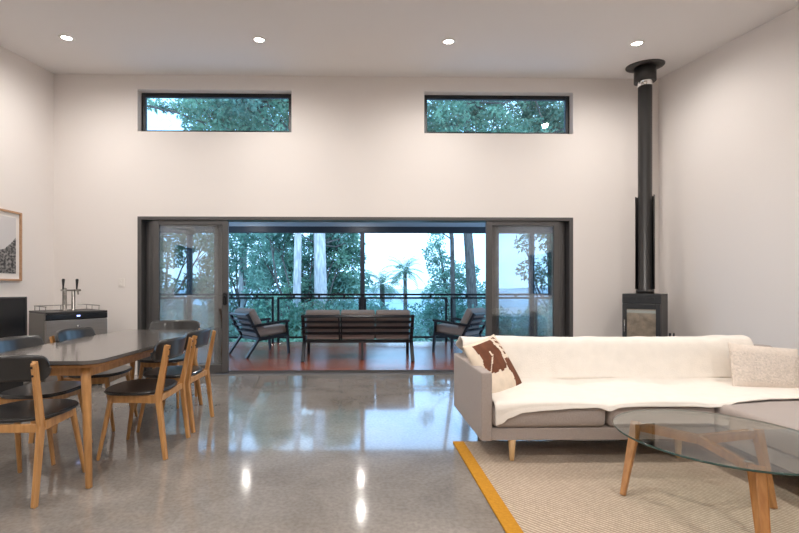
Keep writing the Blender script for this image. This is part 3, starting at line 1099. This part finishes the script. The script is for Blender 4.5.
sofa_part(puffy((SX0 + .08, SYF - .012, .240), (1.632, SYB - .14, .388), .045, .022), 'seat_cushion', M['sofa'])
sofa_part(puffy((1.652, SYF - .012, .240), (CX - .004, SYB - .14, .388), .035, .022), 'seat_cushion', M['sofa'])
sofa_part(puffy((CX + .004, CYF + .0, .240), (SX1 - .082, SYB - .14, .392), .035, .022), 'chaise_cushion', M['sofa'])
for x0, x1 in ((SX0 + .09, 1.64), (1.65, 2.62), (2.63, SX1 - .09)):
    k = puffy((x0, -.085, 0), (x1, .085, .295), .05, .02)
    k.xf(Matrix.Translation((0, SYB - .215, .395)) @ Matrix.Rotation(math.radians(-9), 4, 'X'))
    sofa_part(k, 'back_cushion', M['sofa'])
for x, y in ((1.01, 2.93), (2.16, 2.96), (1.0, 3.68), (2.2, 3.68), (3.25, 3.68), (2.47, 2.12), (3.28, 2.12)):
    z0 = .0125 if y < RY1 else 0
    k = MB(); k.tube([(x, y, z0), (x, y, z0 + .004), (x, y, .157)], [.013, .015, .026], 18); sofa_part(k, 'leg', M['pale_oak'])

# cream throw draped over the back and the seat
def front_drop(x):
    """how far the throw hangs over the front edge of the seat, by x"""
    pts = [(.88, .140), (.925, .132), (.965, .100), (1.07, .072), (1.22, .064), (1.43, .046), (1.56, .034), (1.635, .050), (1.70, .034),
           (1.99, .042), (2.28, .036), (2.40, .024), (2.50, .006), (2.75, -.012), (3.0, -.02), (3.30, -.03)]
    for (a, fa), (b_, fb) in zip(pts, pts[1:]):
        if x <= b_:
            t_ = max(0, (x - a) / (b_ - a))
            t_ = t_ * t_ * (3 - 2 * t_)
            return fa + (fb - fa) * t_
    return pts[-1][1]


def crown(x):
    z = 0
    for a, b_ in ((SX0 + .08, 1.632), (1.652, CX - .004), (CX + .004, SX1 - .082)):
        if a <= x <= b_:
            f = (x - (a + b_) / 2) / ((b_ - a) / 2)
            z = .024 * (1 - f ** 2)
    return z


THX0, THX1 = SX0 + .088, SX1 - .095
def throw(u, v):
    x = THX0 + u * (THX1 - THX0)
    drop = front_drop(x)
    cz = crown(x)
    top = .398 + cz
    # arc-length path: front hang, seat, rise, top, back
    xb = x if x < 3.0 else 3.0 + (x - 3.0) * .45          # the throw narrows up the back
    xt = xb - .065 * max(0, 1 - u * 9)                    # and laps over the arm at its top corner
    path = []
    yf = SYF - .022 - cz * .35
    e_, b_ = max(drop, 0), max(-drop, 0)
    path += [(x, yf - .006 + b_, top - e_), (x, yf - .004 + .004 + b_, top - e_ * .62), (x, yf + .014 + b_, top - min(e_, .035) * .30)]
    path += [(x, yf + .09 + b_, top + .002), (x, 3.10, top + .004), (x, 3.30, top - .002), (x, 3.405, top + .006),
             (xb, 3.445, .47), (xb, 3.475, .59), (xt, 3.500, .685), (xt, 3.530, .735), (xt, 3.59, .752), (xt, 3.66, .745), (xt, 3.71, .71), (xt, 3.785, .665), (xb, 3.79, .62)]
    f = v * (len(path) - 1)
    i = min(int(f), len(path) - 2)
    t_ = f - i
    p = [Vector(path[max(0, min(len(path) - 1, i + k_))]) for k_ in (-1, 0, 1, 2)]
    q = .5 * ((2 * p[1]) + (p[2] - p[0]) * t_ + (2 * p[0] - 5 * p[1] + 4 * p[2] - p[3]) * t_ ** 2 + (3 * p[1] - p[0] - 3 * p[2] + p[3]) * t_ ** 3)
    n1 = noise.noise(Vector((q.x * 3.2, q.y * 3.2, q.z * 3.2)))
    n2 = noise.noise(Vector((q.x * 9, q.y * 7 + 4, q.z * 7)))
    wv = .008 * n1 + .004 * n2 + .006 * abs(n1)
    if q.z > .45:
        q.y -= .9 * wv + .004
        if v > .66: q.z += 1.6 * wv
    else:
        q.z += .6 * abs(wv) + .004
        if v < .12: q.y -= .8 * wv
    return q


k = MB(); k.grid(throw, 130, 90)
o = k.build('throw_blanket', M['blanket'])
sm = o.modifiers.new('thick', 'SOLIDIFY'); sm.thickness = .009; sm.offset = 1
tag(o, 'large cream throw draped over the back and seat of the sofa', 'throw blanket')
# make the thickness grow away from the sofa
me = o.data
zsum = sum(p.normal.z for p in me.polygons)
if zsum < 0:
    me.flip_normals()


def cushion(name, w, h, th, mats, mifn, label, pinch=.05):
    """stuffed cushion standing in the XZ plane, face towards -Y"""
    k = MB()
    n = 48
    for side in (-1, 1):
        def f(u, v, side=side):
            a, c = (u - .5) * 2, (v - .5) * 2
            px = a * w / 2 * (1 - pinch * (1 - c * c) * abs(a) ** 3)
            pz = c * h / 2 * (1 - pinch * (1 - a * a) * abs(c) ** 3)
            t_ = max(0, (1 - abs(a) ** 2.6)) ** .55 * max(0, (1 - abs(c) ** 2.6)) ** .55
            wr = .006 * noise.noise(Vector((a * 2.2 + side, c * 2.2, w * 7)))
            return Vector((px, side * (th / 2 * t_ + wr * t_), pz))
        k.grid(f, n, n, 0, mifn)
    bmesh.ops.remove_doubles(k.bm, verts=k.bm.verts, dist=.0004)
    o = k.build(name, mats)
    tag(o, label, 'cushion')
    return o


def hide_patch(u, v):
    """sewn hide patches: brown panel over the upper middle, brown strip, thin stitched offcuts"""
    w1 = .02 * math.sin(v * 11) + .012 * math.sin(v * 29)
    w2 = .02 * math.sin(u * 12 + 1)
    if .14 + w1 < u < .68 + w1 and .42 + w2 < v < .93:
        if (u - .42) ** 2 * 5 + (v - .70) ** 2 * 1.2 < .003: return 0
        if abs((v - .50) - (u - .25) * .9) < .014 and u < .45: return 0
        return 1
    if .69 + w1 < u < .97 and .05 < v < .55 + w2:
        return 1
    if .76 + w1 < u < .86 and .60 < v < .95:
        return 1 if math.sin(v * 60 + u * 25) > -.2 else 0
    if .44 < u < .66 + w1 and .37 + w2 < v < .43 + w2:
        return 1
    return 0


c1 = cushion('scatter_cushion', .46, .45, .13, [M['hide_cream'], M['hide_brown']], hide_patch, 'patchwork brown and cream hide cushion leaning on the sofa arm')
cR = Vector((.72, .69, .12)).normalized()
cU = Vector((-.46, .24, .84)).normalized()
cY = cU.cross(cR).normalized()
cU = cR.cross(cY)
c1.matrix_world = Matrix(((cR.x, cY.x, cU.x, .995), (cR.y, cY.y, cU.y, 3.285), (cR.z, cY.z, cU.z, .575), (0, 0, 0, 1)))

def band(u, v):
    return 1 if (v > .82 or v < .17) else 0
c2 = cushion('scatter_cushion', .50, .345, .13, [M['boucle'], M['boucle_band']], band, 'textured cream rectangular cushion at the chaise end of the sofa', .03)
c2.location = (3.035, 3.25, .560)
c2.rotation_euler = Euler((math.radians(-16), math.radians(5), math.radians(-6)), 'XYZ')

# ------------------------------------------------------------------ round glass coffee table
GX, GY, GZ = 1.865, 2.26, .406
r = empty('coffee_table', (GX, GY, .012))
tag(r, 'round glass coffee table on three splayed oak legs', 'coffee table')
zt = GZ - .012
k = MB()
R = .485
k.lathe([(0, zt), (R - .003, zt)], 96, smooth=False, mi=0)
k.lathe([(0, zt - .010), (R - .003, zt - .010)], 96, smooth=False, mi=0)
k.lathe([(R - .003, zt), (R, zt - .003), (R, zt - .007), (R - .003, zt - .010)], 96, mi=1)
k.build('glass_top', [M['tableglass'], M['glassedge']], r)
tops = [Vector((1.60 - GX, 2.53 - GY, 0)), Vector((2.185 - GX, 2.39 - GY, 0)), Vector((1.735 - GX, 1.90 - GY, 0))]
feet = [Vector((1.46 - GX, 2.43 - GY, 0)), Vector((2.165 - GX, 2.27 - GY, 0)), Vector((1.675 - GX, 1.79 - GY, 0))]
jn = Vector((1.79 - GX, 2.30 - GY, 0))
rz = zt - .038
for tp, ft in zip(tops, feet):
    k = MB(); k.bar((ft.x, ft.y, 0), (tp.x, tp.y, zt - .016), .026, .026, .004, up=(tp - jn), w1=.042, h1=.050)
    k.build('leg', M['oak_dark'], r)
    d = (tp - jn)
    k = MB(); k.bar((jn.x, jn.y, rz), (jn.x + d.x * 1.0, jn.y + d.y * 1.0, rz), .026, .042, .003)
    k.build('rail', M['oak_dark'], r)
    p = jn + d * .88
    k = MB(); k.lathe([(0, zt - .017), (.016, zt - .017), (.016, zt - .0105), (0, zt - .0105)], 20, Matrix.Translation((p.x, p.y, 0)))
    k.build('glass_pad', M['chrome'], r)

# ------------------------------------------------------------------ beyond the deck
def ground_z(x, y):
    return -2.6 - .11 * max(0, y - 10) + .25 * noise.noise(Vector((x * .12, y * .12, 0)))


k = MB()
k.grid(lambda u, v: Vector((-60 + 120 * u, 9.8 + 70 * v, ground_z(-60 + 120 * u, 9.8 + 70 * v))), 40, 40)
structure(k.build('ground', M['ground']), 'sloping bushland ground below the deck', 'ground')
k = MB()
def hill(u, v):
    x = -420 + 840 * u
    y = 80 + 330 * v
    z = -11 + 10.2 * v + 3.2 * v * noise.noise(Vector((x * .012, 3.1, v * 2))) + 1.2 * v * noise.noise(Vector((x * .05, 8, v * 3)))
    return Vector((x, y, z))
k.grid(hill, 120, 14)
structure(k.build('hills', M['hills']), 'haze-tinted blue-green hills on the horizon', 'hills')


def leaves_mesh(name, m, blobs, n, ln, wd, parent, rnd, droop=.5):
    verts, faces = [], []
    wts = [bl[1] ** 2 for bl in blobs]
    picks = rnd.choices(range(len(blobs)), wts, k=n)
    for bi in picks:
        (cx, cy, cz), R, fl = blobs[bi]
        while True:
            q = Vector((rnd.uniform(-1, 1), rnd.uniform(-1, 1), rnd.uniform(-1, 1)))
            if .25 < q.length < 1:
                break
        q = q * (q.length ** -.35)
        p = Vector((cx + q.x * R, cy + q.y * R, cz + q.z * R * fl))
        d = Vector((rnd.gauss(0, 1), rnd.gauss(0, 1), rnd.gauss(-droop, .8))).normalized()
        s = d.cross(Vector((rnd.gauss(0, 1), rnd.gauss(0, 1), rnd.gauss(0, 1)))).normalized()
        L = ln * rnd.uniform(.6, 1.3)
        W = wd * rnd.uniform(.6, 1.3)
        i = len(verts)
        verts += [p, p + d * L * .45 + s * W * .5, p + d * L, p + d * L * .45 - s * W * .5]
        faces.append((i, i + 1, i + 2, i + 3))
    me = bpy.data.meshes.new(name)
    me.from_pydata([tuple(v) for v in verts], [], faces)
    me.materials.append(m)
    o = bpy.data.objects.new(name, me)
    COL.objects.link(o)
    o.parent = parent
    return o


def tree(name, x, y, label, trunk, blobs, n, leafm, barkm, ln=.17, wd=.07, group=None, cat='tree', seed=1, limb_from=None, droop=.5):
    """trunk: [(dx, dy, z, r)...] relative to x, y; blobs: [(dx, dy, z, R, flat)]"""
    rnd = random.Random(seed)
    gz = ground_z(x, y)
    r = empty(name, (x, y, gz))
    tag(r, label, cat, group)
    tr = [(t[0], t[1], t[2] - gz, t[3]) for t in trunk]
    k = MB(); k.tube([(t[0], t[1], t[2]) for t in tr], [t[3] for t in tr], 14)
    bl = []
    for (dx, dy, z, R, fl) in blobs:
        c = Vector((dx, dy, z - gz))
        bl.append(((c.x, c.y, c.z), R, fl))
        # limb from a trunk point somewhat lower
        cand = [Vector(t[:3]) for t in tr if t[2] < c.z - .2] or [Vector(tr[0][:3])]
        hi = max(cand, key=lambda p: p.z - .35 * (p - c).length)
        mid = hi.lerp(c, .5) + Vector((rnd.uniform(-.2, .2), rnd.uniform(-.2, .2), -.12 * (c - hi).length))
        rr = max(.018, min(.07, .02 * (c - hi).length + .012))
        k.tube([hi, mid, c], [rr * .75, rr * .5, rr * .22], 7, mi=1)
        for _ in range(4):
            e = c + Vector((rnd.uniform(-1, 1), rnd.uniform(-1, 1), rnd.uniform(-.8, .8))) * R * .8
            k.tube([mid.lerp(c, rnd.uniform(.3, 1)), e], [rr * .28, .006], 5, mi=1)
    k.build('trunk', [barkm, M['bark_dark']], r)
    leaves_mesh('foliage', leafm, bl, n, ln, wd, r, rnd, droop)
    return r


def cloud(rnd, n, x0, x1, y0, y1, z0, z1, r0, r1, fl=.8):
    return [(rnd.uniform(x0, x1), rnd.uniform(y0, y1), rnd.uniform(z0, z1), rnd.uniform(r0, r1), fl) for _ in range(n)]


rd = random.Random(21)


def cover(rnd, x0, x1, z0, z1, nx, nz, r0, r1, keep=1.0, y0=-.6, y1=1.2, fl=.85):
    out = []
    for i in range(nx):
        for j in range(nz):
            if rnd.random() < keep:
                out.append((x0 + (x1 - x0) * (i + rnd.uniform(.1, .9)) / nx, rnd.uniform(y0, y1), z0 + (z1 - z0) * (j + rnd.uniform(.1, .9)) / nz, rnd.uniform(r0, r1), fl))
    return out


# big pale trunk, crown spreading to the dining side and above the high window
tree('gum_tree', -1.28, 14.2, 'tall gum tree with the thickest pale trunk behind the outdoor sofa',
     [(0, 0, -3.2, .26), (.0, 0, 0, .22), (-.05, 0, 2.5, .19), (-.12, 0, 5, .16), (-.5, .2, 7.2, .11), (-1.1, .3, 9, .05)],
     cover(rd, -4.4, -.6, 5.6, 8.4, 5, 3, .6, 1.0, .85) + cover(rd, .25, 1.05, .2, 4.0, 2, 7, .36, .5, 1, .2, 1.2) + cover(rd, -1.4, .2, .6, 3.8, 2, 4, .35, .5, .6, .3, 1.2),
     17000, M['leaf_a'], M['bark'], seed=3)
tree('gum_tree', -2.03, 13.9, 'slender gum tree with a thin grey trunk beside the thickest trunk',
     [(0, 0, -3.4, .15), (0, 0, 0, .13), (.05, 0, 3, .11), (-.1, 0, 6, .08), (-.2, 0, 8.2, .04)],
     cover(rd, -1.7, 2.0, -.2, 4.2, 5, 6, .45, .65, .9, .7, 1.9) + cloud(rd, 5, -2.0, .8, -.6, 1.0, 6.0, 8.6, .6, 1.0),
     21000, M['leaf_b'], M['bark'], seed=4)
tree('gum_tree', -4.6, 17.0, 'leafy gum tree showing sky gaps behind the armchair by the locking door',
     [(0, 0, -3.6, .2), (0, 0, 0, .16), (.1, 0, 3, .13), (-.2, 0, 6, .09), (-.5, 0, 8.6, .04)],
     cover(rd, -1.6, 1.9, -.6, 4.8, 5, 7, .42, .64, .82) + cloud(rd, 5, -1.0, 1.8, -.6, 1.0, 6.8, 9.0, .7, 1.0),
     18000, M['leaf_b'], M['bark'], seed=5)
tree('gum_tree', -7.6, 16.5, 'broad gum tree seen through the locking glass door',
     [(0, 0, -3.6, .2), (0, 0, 0, .17), (.1, 0, 3, .13), (.3, 0, 6.2, .07)],
     cover(rd, -2.4, 2.4, -.8, 4.4, 6, 6, .5, .8, .95),
     19000, M['leaf_a'], M['bark'], seed=6)
# overhanging twig in the high window by the dining side
tree('gum_tree', -7.4, 13.2, 'gum tree with a thin leafy bough crossing the pale part of the high window',
     [(0, 0, -3, .15), (0, 0, 1, .12), (.1, 0, 4, .1), (.35, 0, 6.3, .06), (1.0, 0, 6.55, .04), (1.9, 0, 6.35, .03), (2.7, 0, 6.05, .018)],
     [(.4, 0, 6.6, .4, .5), (1.0, 0, 6.65, .4, .4), (1.7, .1, 6.55, .35, .4), (-.6, .2, 6.9, .6, .6), (-.9, .3, 5.2, .6, .8), (-.3, .1, 3.8, .6, .8)],
     1500, M['leaf_a'], M['bark_dark'], ln=.15, seed=7)
# heater side: tall trunks with a crown over the high window, lower conical crown in front of them
tree('gum_tree', 4.05, 16.2, 'tall gum tree with a thick leaning trunk at the edge of the door stack',
     [(.15, 0, -3.4, .24), (.1, 0, 0, .19), (-.05, 0, 2.5, .17), (-.25, 0, 5, .14), (-.1, 0, 8, .07)],
     cover(rd, -2.2, 4.2, 5.9, 8.8, 6, 3, .65, 1.05, .9),
     15000, M['leaf_a'], M['bark_dark'], seed=8)
tree('gum_tree', 3.62, 17.2, 'slim dark-trunked gum tree forking behind the deck armchair by the sofa',
     [(0, 0, -3.5, .11), (0, 0, 0, .10), (-.05, 0, 3, .08), (-.35, 0, 5.2, .06), (-.6, 0, 7.5, .03)],
     cloud(rd, 8, -1.5, 1.2, -.8, 1.2, 6.8, 9.0, .7, 1.1) + [(-1.1, 0, 4.0, .35, .7)],
     5500, M['leaf_c'], M['bark_dark'], seed=9)
tree('acacia_tree', 4.0, 19.0, 'bushy pointed tree rising behind the deck armchair by the sofa',
     [(0, 0, -3.8, .13), (-.2, 0, -.8, .10), (-.35, 0, 1.2, .07), (-.6, 0, 2.8, .03)],
     [(-.75, 0, 3.2, .38, 1), (-.8, .2, 2.6, .5, .9), (-.5, 0, 2.0, .7, .8), (-.2, .3, 1.3, .85, .8), (-.6, 0, .7, .85, .8), (.6, .2, 1.8, .6, .8), (.9, 0, .8, .9, .8),
      (-.3, .4, -.2, 1.0, .8), (.9, .3, -.3, .9, .8), (-1.0, .2, -.4, .7, .8)],
     7500, M['leaf_b'], M['bark_dark'], seed=10)
tree('gum_tree', 7.2, 16.4, 'broad gum tree seen through the glass door behind the sofa',
     [(0, 0, -3.6, .18), (0, 0, 0, .15), (-.1, 0, 3, .12), (-.2, 0, 6.8, .07)],
     cloud(rd, 11, -1.4, 1.6, -1, 1.4, 5.6, 9.0, .7, 1.1) + cloud(rd, 5, -.3, 1.8, -.8, 1.2, .6, 4.6, .5, .8) + cover(rd, -1.0, .2, .9, 4.8, 2, 5, .38, .55, .9),
     11500, M['leaf_c'], M['bark_dark'], seed=11)


def palm(x, y, top, R, label, seed, nf=22):
    rnd = random.Random(seed)
    gz = ground_z(x, y)
    r = empty('palm_tree', (x, y, gz))
    tag(r, label, 'palm tree')
    h = top - gz
    k = MB(); k.tube([(0, 0, 0), (.05, 0, h * .5), (0, 0, h)], [.19, .15, .13], 12); k.build('trunk', M['bark_dark'], r)
    k = MB()
    t = bmesh.new()
    for i in range(nf):
        a = 2 * PI * i / nf + rnd.uniform(-.15, .15)
        el = rnd.uniform(-.25, 1.25)
        L = R * rnd.uniform(.8, 1.15)
        prev = Vector((0, 0, h))
        d = Vector((math.cos(a) * math.cos(el), math.sin(a) * math.cos(el), math.sin(el)))
        for s_ in range(9):
            nx = prev + d * L / 9
            d = (d + Vector((0, 0, -.20))).normalized()
            side = d.cross(Vector((0, 0, 1))).normalized()
            wl = L * .26 * math.sin(PI * (s_ + 1) / 10.5)
            for sg in (-1, 1):
                for f_ in (.0, .5):
                    p0 = prev.lerp(nx, f_)
                    tip = p0 + side * sg * wl + d * wl * .6 + Vector((0, 0, -.3 * wl))
                    t.faces.new([t.verts.new(q) for q in (p0, p0 + d * L * .035, tip)])
            prev = nx
    k._take(t)
    k.build('fronds', M['leaf_c'], r, recalc=False)
    return r


palm(3.0, 30, 2.15, 1.9, 'small feathery palm standing alone against the pale sky', 3)
palm(1.15, 24, 1.25, 1.6, 'squat palm just beyond the slim deck post', 5, 26)

# shrubs on the slope below the railing
SH = [(-6.4, 13.0), (-4.9, 12.4), (-3.5, 13.4), (-2.2, 12.2), (-.9, 13.0), (.4, 12.3), (1.5, 13.6), (2.9, 12.4), (4.2, 13.2), (5.6, 12.6), (7.0, 13.4),
      (-5.6, 19), (-2.6, 20), (.2, 19.5), (2.2, 25), (5.5, 21), (8.5, 19), (-8.5, 20), (-.8, 26), (5.0, 29), (8, 33), (1.0, 36), (-4, 31)]
for i, (x, y) in enumerate(SH):
    rnd = random.Random(100 + i)
    gz = ground_z(x, y)
    tz = (rnd.uniform(.35, .95) if y < 15 else rnd.uniform(.0, .75) if x < 1 else rnd.uniform(-.9, .15))
    if 14 < y and x > 1: tz = min(tz, .25)
    if y < 15 and 1.2 < x < 3.3: tz = -.75
    blobs = [(rnd.uniform(-.9, .9), rnd.uniform(-.6, .6), gz + (tz - gz) * rnd.uniform(.3, .86), rnd.uniform(.6, .95), .8) for _ in range(11)]
    if y > 18:
        blobs = [(bx * 2.2, by * 1.5, bz, R * 1.5, fl) for bx, by, bz, R, fl in blobs]
    tree('shrub', x, y, 'dense green shrub growing on the slope below the deck railing', [(0, 0, gz, .07), (.05, 0, gz + (tz - gz) * .5, .05), (0, 0, tz - .4, .02)],
         blobs, 5200 if y < 18 else 4000, M[('leaf_a', 'leaf_c', 'leaf_b')[i % 3]], M['bark_dark'], ln=.16 if y < 18 else .24, wd=.075 if y < 18 else .11,
         group='shrubs below the deck', cat='shrub', seed=200 + i)

r = empty('garden_shed', (2.9, 20.5, ground_z(2.9, 20.5)))
tag(r, 'pale blue-grey shed roof glimpsed through the balustrade glass', 'shed')
gz = ground_z(2.9, 20.5)
k = MB(); k.box((-.9, -.6, 0), (.9, 1.2, -.95 - gz)); k.build('shed_wall', M['shed_wall'], r)
k = MB()
k.grid(lambda u, v: Vector((-1.05 + 2.1 * u, -.75 + 2.1 * v, -.98 - gz + .55 * v + .012 * math.sin(u * 2 * PI * 14))), 112, 1)
o = k.build('roof', M['shed_roof'], r)
sm = o.modifiers.new('thick', 'SOLIDIFY'); sm.thickness = .02

# ------------------------------------------------------------------ sky
w = bpy.data.worlds.new('dusk_sky')
SC.world = w
w.use_nodes = True
nt = w.node_tree
bg = nt.nodes['Background']
tc = nt.nodes.new('ShaderNodeTexCoord')
sp = nt.nodes.new('ShaderNodeSeparateXYZ')
nt.links.new(tc.outputs['Generated'], sp.inputs[0])
rp = nt.nodes.new('ShaderNodeValToRGB')
rp.color_ramp.elements[0].position = 0.0
rp.color_ramp.elements[0].color = (0.38, 0.70, 1.10, 1)
rp.color_ramp.elements[1].position = 0.9
rp.color_ramp.elements[1].color = (0.36, 0.62, 1.0, 1)
e = rp.color_ramp.elements.new(0.28)
e.color = (0.34, 0.66, 1.10, 1)
nt.links.new(sp.outputs['Z'], rp.inputs['Fac'])
cn = nt.nodes.new('ShaderNodeTexNoise')
cn.inputs['Scale'].default_value = 3.0
cn.inputs['Detail'].default_value = 6
mp = nt.nodes.new('ShaderNodeMapping')
mp.inputs['Scale'].default_value = (1, 1, 3.2)
nt.links.new(tc.outputs['Generated'], mp.inputs['Vector'])
nt.links.new(mp.outputs['Vector'], cn.inputs['Vector'])
cr = nt.nodes.new('ShaderNodeValToRGB')
cr.color_ramp.elements[0].position = 0.42
cr.color_ramp.elements[1].position = 0.66
nt.links.new(cn.outputs['Fac'], cr.inputs['Fac'])
mx = nt.nodes.new('ShaderNodeMix'); mx.data_type = 'RGBA'
nt.links.new(cr.outputs['Color'], mx.inputs[0])
nt.links.new(rp.outputs['Color'], mx.inputs[6])
mx.inputs[7].default_value = (0.52, 0.82, 1.14, 1)
nt.links.new(mx.outputs[2], bg.inputs['Color'])
bg.inputs['Strength'].default_value = 3.6

# ------------------------------------------------------------------ camera and view
cd = bpy.data.cameras.new('camera')
cam = bpy.data.objects.new('camera', cd)
COL.objects.link(cam)
cam.location = (0, 0, 1.18)
cam.rotation_euler = (PI / 2, 0, math.radians(-1.0))
cd.sensor_width = 36
cd.lens = 440 / 799 * 36
cd.shift_x = (399.5 - 368.7) / 799
cd.shift_y = (286 - 266.5) / 799
cd.clip_start = .05
cd.clip_end = 2000
SC.camera = cam

vs_ = SC.view_settings
vs_.view_transform = 'Standard'
vs_.look = 'None'
vs_.gamma = 1
vs_.use_curve_mapping = False
vs_.exposure = 0.0
SC.cycles.diffuse_bounces = 6
SC.cycles.max_bounces = 14
SC.cycles.transparent_max_bounces = 24
SC.cycles.sample_clamp_indirect = 6
